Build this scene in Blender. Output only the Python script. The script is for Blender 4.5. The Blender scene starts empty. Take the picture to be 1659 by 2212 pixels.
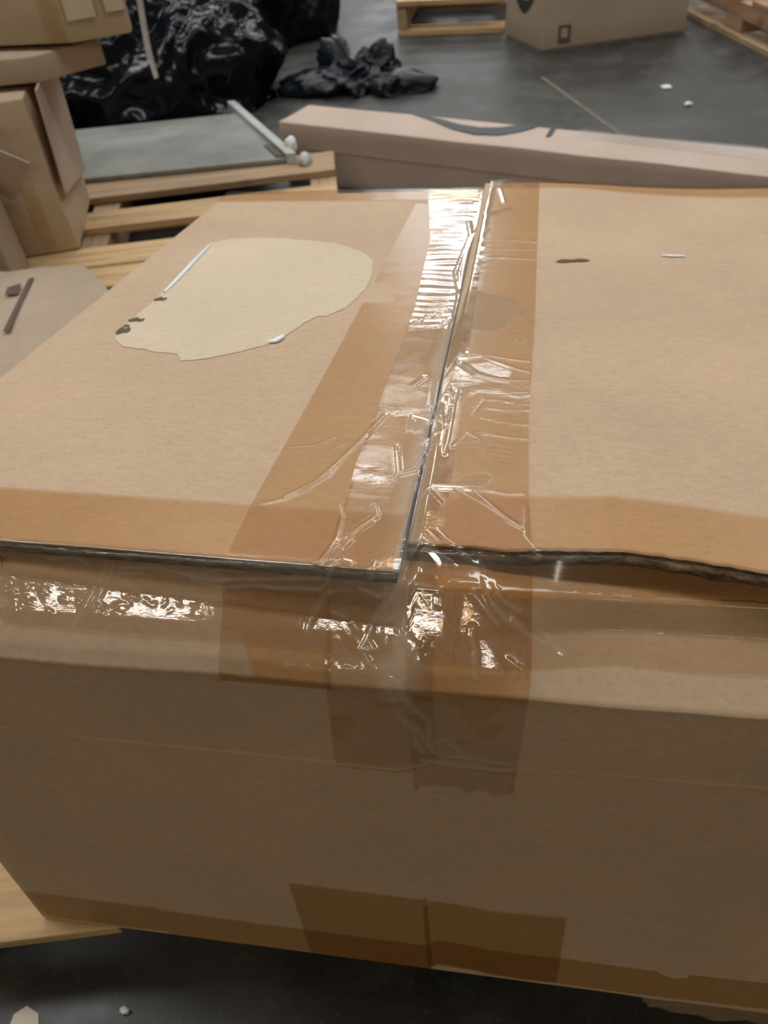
import bpy, bmesh, math, random
import numpy as np
from mathutils import Vector, Matrix, noise

random.seed(7)
scene = bpy.context.scene
C = scene.collection

# ------------------------------------------------------------------ camera
CAM_Z = 1.235                     # eye height over the floor
TILT = math.radians(12.0)         # the big box sags towards its back
S = 0.37                          # size unit of the big box (m)
cd = bpy.data.cameras.new('camera'); cam = bpy.data.objects.new('camera', cd); C.objects.link(cam)
RW = ((0.9863220, -0.0438777, 0.1588827), (0.1408919, 0.7247064, -0.6744999), (-0.0855477, 0.6876594, 0.7209758))
cam.matrix_world = Matrix.Translation((0, 0, CAM_Z)) @ Matrix(RW).to_4x4()
cd.sensor_fit = 'HORIZONTAL'; cd.sensor_width = 36.0
cd.lens = 36.0*1766.5/1659.0
cd.clip_start = 0.02; cd.clip_end = 200
cd.dof.use_dof = True; cd.dof.focus_distance = 0.66; cd.dof.aperture_fstop = 11.0
scene.camera = cam

# ------------------------------------------------------------------ light
world = bpy.data.worlds.new('world'); scene.world = world; world.use_nodes = True
wb = world.node_tree.nodes['Background']
wb.inputs[0].default_value = (1.0, 0.76, 0.36, 1); wb.inputs[1].default_value = 0.105
def lamp(loc, sx, sy, power, col=(0.97, 0.985, 1.0)):
    d = bpy.data.lights.new('ceiling_tube_light', 'AREA'); d.shape = 'RECTANGLE'; d.size = sx; d.size_y = sy
    d.energy = power; d.color = col
    o = bpy.data.objects.new('ceiling_tube_light', d); C.objects.link(o); o.location = loc
    return o
LAMPS = [(-2.3, 1.3, 72), (1.7, 1.3, 72), (-5.0, 0.8, 45)] + [(x, y, 70) for x in (-3.3, -0.3, 3.6) for y in (5.0, 8.5, 12.5, 17.0)] + [(-4.0, -5.4, 54), (-0.9, -5.4, 54), (2.6, -5.4, 44)]
for (x, y, p) in LAMPS: lamp((x, y, 5.0), *((2.4, 0.75) if y > 0 else (1.9, 0.27)), p, (0.97, 0.985, 1.0) if y > 0 else (1.0, 0.93, 0.82))
door = lamp((-2.9, 26.0, 2.7), 2.8, 2.4, 320, (0.86, 0.94, 1.0)); door.name = 'dock_door_daylight'; door.rotation_euler = (math.radians(-90), 0, 0)
vs = scene.view_settings
vs.view_transform = 'Standard'; vs.look = 'None'; vs.gamma = 1.0; vs.use_curve_mapping = False
vs.exposure = 0.0

# ------------------------------------------------------------------ materials
def mat(name):
    m = bpy.data.materials.new(name); m.use_nodes = True
    nt = m.node_tree; b = nt.nodes['Principled BSDF']
    return m, nt, b
def N(nt, typ, **kw):
    n = nt.nodes.new(typ)
    for k, v in kw.items():
        if k.startswith('i_'):
            key = k[2:]; key = int(key) if key.isdigit() else key.replace('_', ' ')
            n.inputs[key].default_value = v
        else: setattr(n, k, v)
    return n
def ramp(nt, fac, stops):
    r = N(nt, 'ShaderNodeValToRGB'); nt.links.new(fac, r.inputs[0]); e = r.color_ramp.elements
    while len(e) < len(stops): e.new(0.5)
    for q, (p, c) in zip(e, stops): q.position = p; q.color = (*c, 1)
    return r.outputs[0]
def coords(nt, scale=(1, 1, 1), rot=(0, 0, 0)):
    t = N(nt, 'ShaderNodeTexCoord'); m = N(nt, 'ShaderNodeMapping')
    m.inputs['Scale'].default_value = scale; m.inputs['Rotation'].default_value = rot
    nt.links.new(t.outputs['Object'], m.inputs[0]); return m.outputs[0]
def noi(nt, vec, scale, detail=4, rough=0.55):
    n = N(nt, 'ShaderNodeTexNoise', i_Scale=scale, i_Detail=detail, i_Roughness=rough); nt.links.new(vec, n.inputs['Vector']); return n.outputs['Fac']
def mixc(nt, fac, a, b, mode='MIX'):
    m = N(nt, 'ShaderNodeMix', data_type='RGBA', blend_type=mode)
    for s, v in ((m.inputs[0], fac), (m.inputs[6], a), (m.inputs[7], b)):
        if isinstance(v, bpy.types.NodeSocket): nt.links.new(v, s)
        elif isinstance(v, tuple): s.default_value = (*v, 1)
        else: s.default_value = v
    return m.outputs[2]
def bump(nt, b, h, strength, dist):
    n = N(nt, 'ShaderNodeBump', i_Strength=strength, i_Distance=dist); nt.links.new(h, n.inputs['Height']); nt.links.new(n.outputs[0], b.inputs['Normal'])
def tone(c, k): return tuple(min(1, v*k) for v in c)

def cardboard(name, col, rough=0.78, mott=1.0, spec=0.35):
    m, nt, b = mat(name); v = coords(nt)
    big = noi(nt, v, 5, 3); fib = noi(nt, coords(nt, (70, 160, 160)), 1.0, 3); speck = noi(nt, v, 240, 2)
    c1 = ramp(nt, big, [(0.3, tone(col, 1-0.07*mott)), (0.7, tone(col, 1+0.06*mott))])
    f2 = ramp(nt, fib, [(0.35, (0.955,)*3), (0.65, (1.035,)*3)])
    s2 = ramp(nt, speck, [(0.25, (0.90,)*3), (0.42, (1.0,)*3), (0.7, (1.04,)*3)])
    nt.links.new(mixc(nt, 1.0, mixc(nt, 1.0, c1, f2, 'MULTIPLY'), s2, 'MULTIPLY'), b.inputs['Base Color'])
    b.inputs['Roughness'].default_value = rough; b.inputs['Specular IOR Level'].default_value = spec
    bump(nt, b, fib, 0.12, 0.0006)
    return m
KRAFT = (0.49, 0.350, 0.235)
M_card = cardboard('kraft_cardboard', KRAFT)
M_card2 = cardboard('pinkish_cardboard', (0.50, 0.395, 0.325))
M_card3 = cardboard('tan_cardboard', (0.50, 0.39, 0.265))
M_card_dark = cardboard('dark_brown_cardboard', (0.20, 0.140, 0.085))  # darker brown board, used for the drooping bottom flap
M_card4 = cardboard('dull_cardboard', (0.42, 0.33, 0.245))
M_torn = cardboard('torn_inner_paper', (0.585, 0.485, 0.35), 0.9, 0.6)
def edge_material():
    m, nt, b = mat('crushed_corrugated_edge')
    v = coords(nt, (60, 60, 420)); a = noi(nt, v, 1.0, 4, 0.7); g = noi(nt, coords(nt, (24, 24, 60)), 1.0, 3)
    c = ramp(nt, a, [(0.36, (0.055, 0.045, 0.038)), (0.52, (0.17, 0.14, 0.115)), (0.70, (0.36, 0.30, 0.23))])
    nt.links.new(mixc(nt, ramp(nt, g, [(0.5, (0, 0, 0)), (0.7, (0.6, 0.6, 0.6))]), c, (0.10, 0.085, 0.075)), b.inputs['Base Color'])
    b.inputs['Roughness'].default_value = 0.9; bump(nt, b, a, 0.5, 0.001); return m
M_edge = edge_material()
def plain(name, col, rough=0.6, spec=0.5, var=0.1, scale=14, metal=0):
    m, nt, b = mat(name); n = noi(nt, coords(nt), scale, 4)
    nt.links.new(ramp(nt, n, [(0.3, tone(col, 1-var)), (0.7, tone(col, 1+var))]), b.inputs['Base Color'])
    b.inputs['Roughness'].default_value = rough; b.inputs['Specular IOR Level'].default_value = spec; b.inputs['Metallic'].default_value = metal
    return m
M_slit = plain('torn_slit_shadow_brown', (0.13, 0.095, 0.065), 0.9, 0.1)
M_ink = plain('printed_dark_ink', (0.045, 0.052, 0.055), 0.6, 0.4)
M_ink2 = plain('faded_printed_ink', (0.115, 0.085, 0.065), 0.7, 0.3)
M_label = plain('pale_paper_label', (0.62, 0.53, 0.40), 0.7)
M_white = plain('white_plastic', (0.75, 0.77, 0.78), 0.4)
M_grey = plain('pale_grey_rim', (0.42, 0.45, 0.42), 0.5)
M_paint = plain('cream_paint_chip', (0.62, 0.55, 0.43), 0.8)
M_strap = plain('clear_grey_strap', (0.20, 0.175, 0.15), 0.4)
def panel_material():
    m, nt, b = mat('grey_scuffed_board'); v = coords(nt)
    a = noi(nt, v, 4.5, 4); s = noi(nt, coords(nt, (3, 14, 3), (0, 0, 0.5)), 1, 3)
    c = ramp(nt, a, [(0.35, (0.17, 0.175, 0.158)), (0.62, (0.27, 0.275, 0.25))])
    c = mixc(nt, ramp(nt, s, [(0.62, (0, 0, 0)), (0.75, (0.5, 0.5, 0.5))]), c, (0.16, 0.15, 0.13))
    nt.links.new(c, b.inputs['Base Color']); b.inputs['Roughness'].default_value = 0.5; return m
M_panel = panel_material()
def wood(name, col, axis=0):
    m, nt, b = mat(name); sc = [55, 55, 55]; sc[axis] = 3.0
    g = noi(nt, coords(nt, tuple(sc)), 1.0, 5, 0.6); k = noi(nt, coords(nt), 6, 2)
    c = ramp(nt, g, [(0.3, tone(col, 0.62)), (0.5, col), (0.75, tone(col, 1.2))])
    c = mixc(nt, ramp(nt, k, [(0.66, (0, 0, 0)), (0.74, (0.65, 0.65, 0.65))]), c, tone(col, 0.4))
    nt.links.new(c, b.inputs['Base Color']); b.inputs['Roughness'].default_value = 0.75; bump(nt, b, g, 0.25, 0.002); return m
WOODS = {}
def woodm(key, axis):
    if (key, axis) not in WOODS:
        col = {'pale': (0.55, 0.37, 0.19), 'mid': (0.40, 0.27, 0.16), 'red': (0.38, 0.23, 0.13), 'grey': (0.27, 0.21, 0.15), 'dark': (0.16, 0.11, 0.075)}[key]
        WOODS[key, axis] = wood('pallet_wood_%s_%s' % (key, 'xyz'[axis]), col, axis)
    return WOODS[key, axis]
def plastic():
    m, nt, b = mat('black_bin_bag_plastic')
    b.inputs['Base Color'].default_value = (0.004, 0.005, 0.008, 1); b.inputs['Roughness'].default_value = 0.17
    b.inputs['Specular IOR Level'].default_value = 0.20
    n = noi(nt, coords(nt), 22, 4, 0.6); bump(nt, b, n, 0.10, 0.02); return m
M_bag = plastic()
def glove_plastic():
    m, nt, b = mat('dull_black_plastic')
    b.inputs['Base Color'].default_value = (0.008, 0.011, 0.015, 1); b.inputs['Roughness'].default_value = 0.20; b.inputs['Specular IOR Level'].default_value = 0.18
    n = noi(nt, coords(nt), 30, 4, 0.6); bump(nt, b, n, 0.5, 0.012); return m
M_bag2 = glove_plastic()
def concrete():
    m, nt, b = mat('worn_sealed_concrete'); v = coords(nt)
    a = noi(nt, v, 0.9, 5, 0.6); s = noi(nt, v, 7, 5, 0.65); f = noi(nt, v, 60, 3); g = noi(nt, coords(nt, (1, 1, 1), (0, 0, 1.1)), 2.3, 4)
    c = ramp(nt, a, [(0.33, (0.018, 0.0175, 0.016)), (0.52, (0.042, 0.041, 0.039)), (0.68, (0.085, 0.084, 0.083))])
    c = mixc(nt, ramp(nt, s, [(0.46, (0, 0, 0)), (0.64, (0.6, 0.6, 0.6))]), c, (0.075, 0.072, 0.064))
    c = mixc(nt, ramp(nt, g, [(0.52, (0, 0, 0)), (0.66, (0.6, 0.6, 0.6))]), c, (0.042, 0.042, 0.030))
    c = mixc(nt, ramp(nt, f, [(0.60, (0, 0, 0)), (0.75, (0.3, 0.3, 0.3))]), c, (0.17, 0.165, 0.15))
    nt.links.new(c, b.inputs['Base Color'])
    r = ramp(nt, s, [(0.3, (0.36,)*3), (0.7, (0.60,)*3)]); nt.links.new(r, b.inputs['Roughness'])
    bump(nt, b, s, 0.15, 0.004); return m
M_floor = concrete()
M_joint = plain('yellowed_floor_joint', (0.15, 0.145, 0.10), 0.7, 0.3, 0.3, 30)
def tape(name, tint, glue=1.0, bscale=320.0, bstr=0.03):
    m = bpy.data.materials.new(name); m.use_nodes = True; nt = m.node_tree
    for n in list(nt.nodes): nt.nodes.remove(n)
    out = N(nt, 'ShaderNodeOutputMaterial'); v = coords(nt)
    at = N(nt, 'ShaderNodeAttribute', attribute_name='loose')
    h1 = noi(nt, v, bscale, 2); h2 = noi(nt, coords(nt, (60, 260, 260)), 1.0, 3)
    hm = N(nt, 'ShaderNodeMath', operation='ADD'); nt.links.new(h1, hm.inputs[0]); nt.links.new(h2, hm.inputs[1])
    bp = N(nt, 'ShaderNodeBump', i_Strength=bstr, i_Distance=0.0012); nt.links.new(hm.outputs[0], bp.inputs['Height'])
    tr = N(nt, 'ShaderNodeBsdfTransparent'); nt.links.new(mixc(nt, at.outputs['Fac'], tint, (0.985, 0.975, 0.95)), tr.inputs[0])
    hz = N(nt, 'ShaderNodeBsdfDiffuse'); hz.inputs[0].default_value = (0.75, 0.76, 0.76, 1)
    hf = N(nt, 'ShaderNodeMath', operation='MULTIPLY', i_1=0.11); nt.links.new(at.outputs['Fac'], hf.inputs[0])
    mh = N(nt, 'ShaderNodeMixShader'); nt.links.new(hf.outputs[0], mh.inputs[0]); nt.links.new(tr.outputs[0], mh.inputs[1]); nt.links.new(hz.outputs[0], mh.inputs[2])
    gl = N(nt, 'ShaderNodeBsdfGlossy'); rr = N(nt, 'ShaderNodeMapRange', i_1=0.0, i_2=0.38, i_3=0.27, i_4=0.06); nt.links.new(at.outputs['Fac'], rr.inputs[0]); nt.links.new(rr.outputs[0], gl.inputs['Roughness']); nt.links.new(bp.outputs[0], gl.inputs['Normal'])
    ge = N(nt, 'ShaderNodeNewGeometry'); io = N(nt, 'ShaderNodeMath', operation='MULTIPLY_ADD', i_1=-0.975, i_2=1.6); nt.links.new(ge.outputs['Backfacing'], io.inputs[0])   # film has the same index from both sides
    fr = N(nt, 'ShaderNodeFresnel'); nt.links.new(io.outputs[0], fr.inputs['IOR']); nt.links.new(bp.outputs[0], fr.inputs['Normal'])
    mx = N(nt, 'ShaderNodeMixShader'); gk = N(nt, 'ShaderNodeMapRange', i_1=0.0, i_2=0.38, i_3=0.40, i_4=1.0); nt.links.new(at.outputs['Fac'], gk.inputs[0]); fk = N(nt, 'ShaderNodeMath', operation='MULTIPLY'); nt.links.new(fr.outputs[0], fk.inputs[0]); nt.links.new(gk.outputs[0], fk.inputs[1]); nt.links.new(fk.outputs[0], mx.inputs[0]); nt.links.new(mh.outputs[0], mx.inputs[1]); nt.links.new(gl.outputs[0], mx.inputs[2])
    nt.links.new(mx.outputs[0], out.inputs[0]); return m
M_tape = tape('clear_packing_tape', (0.885, 0.77, 0.60))
M_tape2 = tape('flat_packing_tape', (0.90, 0.79, 0.63), bstr=0.03)
M_tape3 = tape('aged_packing_tape', (0.86, 0.76, 0.58), bstr=0.06)
M_lip_glint = plain('film_lip_painted_glint', (0.80, 0.84, 0.90), 0.15, 0.8, 0.03)  # opaque blue-white base colour paints the glint of the film slivers
M_tape4 = tape('faint_packing_tape', (0.95, 0.91, 0.83), bstr=0.05)
M_film = tape('clear_film_sliver', (0.95, 0.95, 0.95), bstr=0.02)

# ------------------------------------------------------------------ helpers
def obj(name, verts, faces, material, parent=None, smooth=False, mats=None, fmat=None):
    me = bpy.data.meshes.new(name); me.from_pydata([tuple(map(float, v)) for v in verts], [], faces); me.update()
    for m in (mats or [material]): me.materials.append(m)
    if fmat: me.polygons.foreach_set('material_index', fmat)
    if smooth: me.polygons.foreach_set('use_smooth', [True]*len(me.polygons))
    o = bpy.data.objects.new(name, me); C.objects.link(o)
    if parent: o.parent = parent
    return o
def tag(o, label=None, cat=None, group=None, kind=None):
    for k, v in (('label', label), ('category', cat), ('group', group), ('kind', kind)):
        if v: o[k] = v
    return o
def thing(name, label, cat, loc, rz=0.0, group=None):
    o = bpy.data.objects.new(name, None); C.objects.link(o); o.location = loc; o.rotation_euler = (0, 0, rz); o.empty_display_size = 0.05
    return tag(o, label, cat, group)
BOXF = [(0, 3, 2, 1), (4, 5, 6, 7), (0, 1, 5, 4), (1, 2, 6, 5), (2, 3, 7, 6), (3, 0, 4, 7)]
def boxm(x0, x1, y0, y1, z0, z1):
    return [(x0, y0, z0), (x1, y0, z0), (x1, y1, z0), (x0, y1, z0), (x0, y0, z1), (x1, y0, z1), (x1, y1, z1), (x0, y1, z1)]
def bevbox(name, x0, x1, y0, y1, z0, z1, material, parent, bev=0.004, jit=0.0, cuts=0):
    bm = bmesh.new(); vs_ = [bm.verts.new(v) for v in boxm(x0, x1, y0, y1, z0, z1)]
    for f in BOXF: bm.faces.new([vs_[i] for i in f])
    if cuts: bmesh.ops.subdivide_edges(bm, edges=bm.edges[:], cuts=cuts, use_grid_fill=True)
    if bev and not cuts: bmesh.ops.bevel(bm, geom=bm.edges[:], offset=bev, segments=2, affect='EDGES', profile=0.6)
    if jit:
        for v in bm.verts:
            v.co += jit*noise.noise_vector(v.co*7+Vector((x0*3, y0*5, 1)))
    bm.normal_update()
    me = bpy.data.meshes.new(name); bm.to_mesh(me); bm.free(); me.materials.append(material)
    if cuts: me.polygons.foreach_set('use_smooth', [False]*len(me.polygons))
    o = bpy.data.objects.new(name, me); C.objects.link(o); o.parent = parent; return o
def prism(name, poly, z0, z1, material, parent=None, axis='z'):
    n = len(poly); v = [(x, y, z0) for x, y in poly]+[(x, y, z1) for x, y in poly]
    f = [tuple(range(n-1, -1, -1)), tuple(range(n, 2*n))]+[(i, (i+1) % n, n+(i+1) % n, n+i) for i in range(n)]
    return obj(name, v, f, material, parent)

# ------------------------------------------------------------------ floor
floor = obj('floor', [(-9, -4, 0), (9, -4, 0), (9, 22, 0), (-9, 22, 0)], [(0, 1, 2, 3)], M_floor); tag(floor, 'worn grey concrete warehouse floor', None, None, 'structure')

# ------------------------------------------------------------------ big box
# ---- big box profile, in box frame (unit = camera height over the lid) ----
def sst(a, b, x):
    t = min(1, max(0, (x-a)/(b-a))); return t*t*(3-2*t)
def lerp(a, b, t): return a+(b-a)*t
REDGE = [(-0.2,1.346),(-0.142,1.343),(-0.066,1.342),(-0.019,1.335),(0.046,1.343),(0.219,1.355),(0.35,1.336),(0.48,1.308),(0.9,1.27),(1.2,1.26)]
def edge_left(x): return lerp(1.262, 1.228, (x+1.1)/0.9)
def edge_right(x):
    if x <= REDGE[0][0]: return REDGE[0][1]
    for (a, b), (c, d) in zip(REDGE, REDGE[1:]):
        if x <= c: return lerp(b, d, (x-a)/(c-a))
    return REDGE[-1][1]
def top_left(x, y): return -1.0
def top_right(x, y): return -1.018+0.045*(y-1.3)/3.0*sst(0.9, -0.1, x)+0.006*sst(1.3,2.2,y)
def blend(x): return sst(-0.222, -0.188, x)
def ye(x): return lerp(edge_left(x), edge_right(x), blend(x))
def zt(x, y): return lerp(top_left(x, y), top_right(x, y), blend(x))
BODY_L = [(1.45,-1.052),(1.27,-1.054),(1.258,-1.060),(1.203,-1.143),(1.165,-1.205),(1.150,-1.242),(1.156,-1.262),(1.20,-1.54),(1.33,-2.72)]
BODY_R = [(1.45,-1.098),(1.325,-1.100),(1.315,-1.106),(1.296,-1.170),(1.235,-1.222),(1.180,-1.274),(1.186,-1.296),(1.225,-1.572),(1.33,-2.72)]
def body_pts(x):
    w = sst(-0.15, 0.25, x)
    return [(lerp(a, c, w), lerp(b, d, w)) for (a, b), (c, d) in zip(BODY_L, BODY_R)]
def front_path(x):
    # film path going down from the lid edge: list of (y,z), first point on the edge
    e = ye(x); z = zt(x, e); b = body_pts(x)
    if e < 1.262:
        # drop over the edge, land on the sloping band
        yl = e-0.016
        (y1,z1),(y2,z2) = b[2],b[3]
        t = (y1-yl)/(y1-y2)
        out = [(e,z),(e-0.004,z-0.012),(yl,lerp(z1,z2,t))]
        rest = b[3:] if yl > b[3][0] else b[4:]
        return out+rest
    return [(e,z),(e-0.006,z-0.010)]+b[1:]

RIDGES = [
    (1.3, 2.2, [(-0.347, 0.638), (-0.38, 0.523), (-0.412, 0.426), (-0.434, 0.323), (-0.46, 0.272), (-0.506, 0.226), (-0.556, 0.198)]),
    (1.3, 2.2, [(-0.358, 0.601), (-0.395, 0.482), (-0.426, 0.383), (-0.46, 0.296), (-0.513, 0.234)]),
    (1.1, 1.7, [(-0.553, 0.45), (-0.494, 0.466), (-0.455, 0.51)]),
    (1.1, 1.7, [(-0.456, 0.448), (-0.427, 0.473)]),
    (1.1, 1.7, [(-0.201, 0.219), (-0.156, 0.154)]),
    (1.1, 1.7, [(-0.138, 0.206), (-0.06, 0.14), (0.018, 0.067)]),
    (1.1, 1.7, [(-0.093, 0.197), (-0.035, 0.129), (0.018, 0.071)]),
    (1.1, 1.7, [(0.018, 0.148), (0.021, 0.044), (0.044, -0.003)]),
    (1.1, 1.7, [(-0.305, 0.217), (-0.292, 0.181), (-0.321, 0.14), (-0.344, 0.097)]),
    (1.1, 1.7, [(-0.386, 0.217), (-0.368, 0.167), (-0.364, 0.087), (-0.378, 0.022)]),
    (1.1, 1.7, [(-0.333, 0.091), (-0.344, 0.059)]),
    (1.1, 1.7, [(-0.173, 0.055), (-0.141, 0.02), (-0.083, -0.03)]),
    (1.1, 1.7, [(-0.192, 0.017), (-0.141, -0.043)]),
    (1.1, 1.7, [(-0.192, 0.002), (-0.205, -0.008)]),
    (1.2, 2.0, [(-0.192, 0.207), (-0.139, 0.209), (0.016, 0.2)]),
    (1.2, 2.0, [(-0.122, 0.55), (-0.097, 0.63), (0.02, 0.615)]),
    (1.2, 2.0, [(-0.094, 0.578), (0.021, 0.579)]),
    (1.2, 2.0, [(-0.159, 0.387), (-0.126, 0.454), (-0.097, 0.423)]),
    (1.2, 2.0, [(-0.175, 0.631), (-0.174, 0.488), (-0.175, 0.354)]),
    (1.2, 2.0, [(-0.232, 0.771), (-0.223, 0.662), (-0.195, 0.487), (-0.183, 0.487)]),
    (1.2, 2.0, [(-0.097, 0.528), (0.022, 0.504)]),
    (1.2, 2.0, [(-0.087, 0.451), (0.023, 0.433)]),
    (1.2, 2.0, [(-0.294, 0.481), (-0.27, 0.35), (-0.231, 0.374), (-0.217, 0.431)]),
    (1.2, 2.0, [(-0.272, 0.562), (-0.275, 0.633), (-0.232, 0.612)]),
    (1.4, 2.4, [(-0.177, 0.87), (-0.117, 0.893), (-0.055, 0.85), (0.021, 0.801)]),
    (1.4, 2.4, [(-0.175, 0.851), (-0.126, 0.782), (-0.07, 0.751), (0.021, 0.749)]),
    (1.4, 2.4, [(-0.16, 0.919), (0.02, 0.873)]),
    (1.4, 2.4, [(-0.141, 2.775), (-0.112, 2.532), (0.024, 2.626)]),
    (1.4, 2.4, [(-0.181, 1.987), (-0.104, 2.005), (0.034, 1.971)]),
    (1.4, 2.4, [(-0.164, 1.883), (0.034, 1.877)]),
    (1.4, 2.4, [(-0.159, 1.784), (0.035, 1.763)]),
    (1.4, 2.4, [(-0.364, 1.247), (-0.318, 1.321), (-0.251, 1.4)]),
    (1.4, 2.4, [(-0.352, 1.224), (-0.273, 1.24), (-0.239, 1.313)]),
    (1.4, 2.4, [(-0.172, 0.669), (-0.177, 0.59), (-0.202, 0.709)]),
    (1.4, 2.4, [(-0.295, 0.815), (-0.27, 0.871)]),
    (2.2, 3.0, [(-0.216, 3.116), (-0.202, 2.392), (-0.224, 2.245), (-0.235, 2.001), (-0.233, 1.768), (-0.226, 1.547), (-0.224, 1.302), (-0.234, 1.12), (-0.231, 0.874), (-0.224, 0.704)]),
    (2.2, 3.0, [(-0.262, 2.454), (-0.236, 2.245), (-0.259, 1.767), (-0.226, 1.547)]),
    (1.3, 1.8, [(-0.367, 0.016), (-0.338, 0.02), (-0.318, 0.015)]),
    (1.3, 1.8, [(-0.345, 0.097), (-0.302, 0.162)]),
    (1.3, 1.8, [(-0.358, 0.062), (-0.379, 0.014)]),
    (1.3, 1.8, [(-0.361, -0.056), (-0.388, -0.097), (-0.41, -0.137), (-0.413, -0.159)]),
    (1.3, 1.8, [(-0.373, -0.062), (-0.406, -0.126)]),
    (1.3, 1.8, [(-0.244, -0.035), (-0.249, -0.073), (-0.271, -0.114), (-0.286, -0.157), (-0.298, -0.182), (-0.273, -0.178), (-0.282, -0.165)]),
    (1.3, 1.8, [(-0.228, -0.043), (-0.245, -0.082), (-0.259, -0.112), (-0.262, -0.147)]),
    (1.3, 1.8, [(-0.226, -0.099), (-0.249, -0.116)]),
    (1.3, 1.8, [(-0.216, -0.113), (-0.21, -0.156), (-0.183, -0.249)]),
    (1.3, 1.8, [(-0.074, -0.165), (-0.077, -0.185), (-0.068, -0.211), (-0.066, -0.266)]),
    (1.3, 1.8, [(-0.055, -0.069), (-0.042, -0.106), (-0.013, -0.133), (0.023, -0.161), (0.075, -0.191)]),
    (1.3, 1.8, [(-0.039, -0.069), (-0.019, -0.097), (0.017, -0.121)]),
    (1.3, 1.8, [(0.062, -0.163), (0.083, -0.183), (0.099, -0.204), (0.111, -0.21)]),
    (1.3, 1.8, [(0.002, -0.208), (0.03, -0.23)]),
    (1.3, 1.8, [(-0.19, 0.022), (-0.136, -0.039)]),
    (1.3, 1.8, [(-0.161, 0.052), (-0.141, 0.021), (-0.081, -0.032)]),
    (1.3, 1.8, [(-0.194, 0.029), (-0.162, -0.018), (-0.12, -0.04)]),
    (1.3, 1.8, [(-0.295, -0.043), (-0.26, -0.058)]),
    (1.3, 1.8, [(-0.194, -0.094), (-0.143, -0.098)]),
    (1.3, 1.8, [(-0.121, -0.081), (-0.074, -0.077)]),
    (1.3, 1.8, [(-0.36, -0.104), (-0.334, -0.113)]),
    (1.3, 1.8, [(-0.316, -0.128), (-0.307, -0.139)]),
    (1.3, 1.8, [(-0.147, -0.11), (-0.146, -0.13)]),
    (1.3, 1.8, [(-0.077, -0.098), (-0.028, -0.147)]),
    (1.3, 1.8, [(0.002, -0.133), (0.019, -0.153)]),
    (1.3, 1.8, [(-0.274, -0.015), (-0.27, 0.021)]),
    (1.3, 1.8, [(-0.372, -0.048), (-0.35, 0.005)]),
    (1.0, 1.6, [(-0.462, -0.229), (-0.424, -0.232), (-0.362, -0.231), (-0.329, -0.224), (-0.288, -0.228), (-0.244, -0.231), (-0.2, -0.256)]),
    (1.0, 1.6, [(-0.424, -0.23), (-0.411, -0.227)]),
    (1.0, 1.6, [(-0.293, -0.19), (-0.268, -0.224)]),
    (1.4, 2.4, [(-0.24, -0.269), (-0.233, -0.335), (-0.195, -0.445), (-0.156, -0.544)]),
    (1.4, 2.4, [(-0.216, -0.275), (-0.191, -0.378), (-0.16, -0.426), (-0.167, -0.498)]),
    (1.4, 2.4, [(-0.195, -0.452), (-0.198, -0.492), (-0.182, -0.55)]),
    (1.4, 2.4, [(-0.12, -0.5), (-0.087, -0.545), (-0.043, -0.582)]),
    (1.4, 2.4, [(-0.155, -0.511), (-0.128, -0.482)]),
    (1.4, 2.4, [(-0.126, -0.554), (-0.069, -0.549), (0.017, -0.553)]),
    (1.4, 2.4, [(-0.184, -0.584), (-0.114, -0.594), (0.017, -0.578)]),
    (1.3, 1.8, [(-0.815, -0.04), (-0.721, -0.032), (-0.666, -0.043), (-0.611, -0.052), (-0.521, -0.042), (-0.375, -0.026)]),
    (1.3, 1.8, [(-0.654, -0.052), (-0.596, -0.068), (-0.523, -0.056), (-0.46, -0.057), (-0.377, -0.051)]),
    (1.3, 1.8, [(-0.841, -0.033), (-0.892, -0.114), (-0.931, -0.185)]),
    (1.3, 1.8, [(-0.827, -0.034), (-0.887, -0.139)]),
    (1.3, 1.8, [(-0.982, -0.033), (-0.911, -0.022), (-0.887, -0.039)]),
    (1.3, 1.8, [(-0.827, -0.058), (-0.763, -0.047)]),
    (1.3, 1.8, [(-0.555, -0.047), (-0.445, -0.034), (-0.428, -0.026)]),
    (1.3, 1.8, [(-1.092, -0.001), (-0.931, -0.012), (-0.774, -0.007), (-0.601, -0.006), (-0.394, -0.002)]),
]

X0, X1, YB = -1.57, 1.17, 4.29
ct, st_ = math.cos(TILT), math.sin(TILT)
def bot(y): return -2.72+(y-1.33)*math.tan(TILT)          # level underside
P0 = Vector((-0.2, 1.33, -2.72))*S
big = thing('cardboard_box', 'huge taped kraft cardboard box with sagging lid on a wooden pallet', 'box', (P0.x, P0.y*ct+P0.z*st_, -P0.y*st_+P0.z*ct+CAM_Z))
def L(x, y, z):
    x, y, z = x*S-P0.x, y*S-P0.y, z*S-P0.z
    return (x, y*ct+z*st_, -y*st_+z*ct)
def nz(x, y, z, f=1.0): return noise.noise(Vector((x*f, y*f, z*f)))

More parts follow.
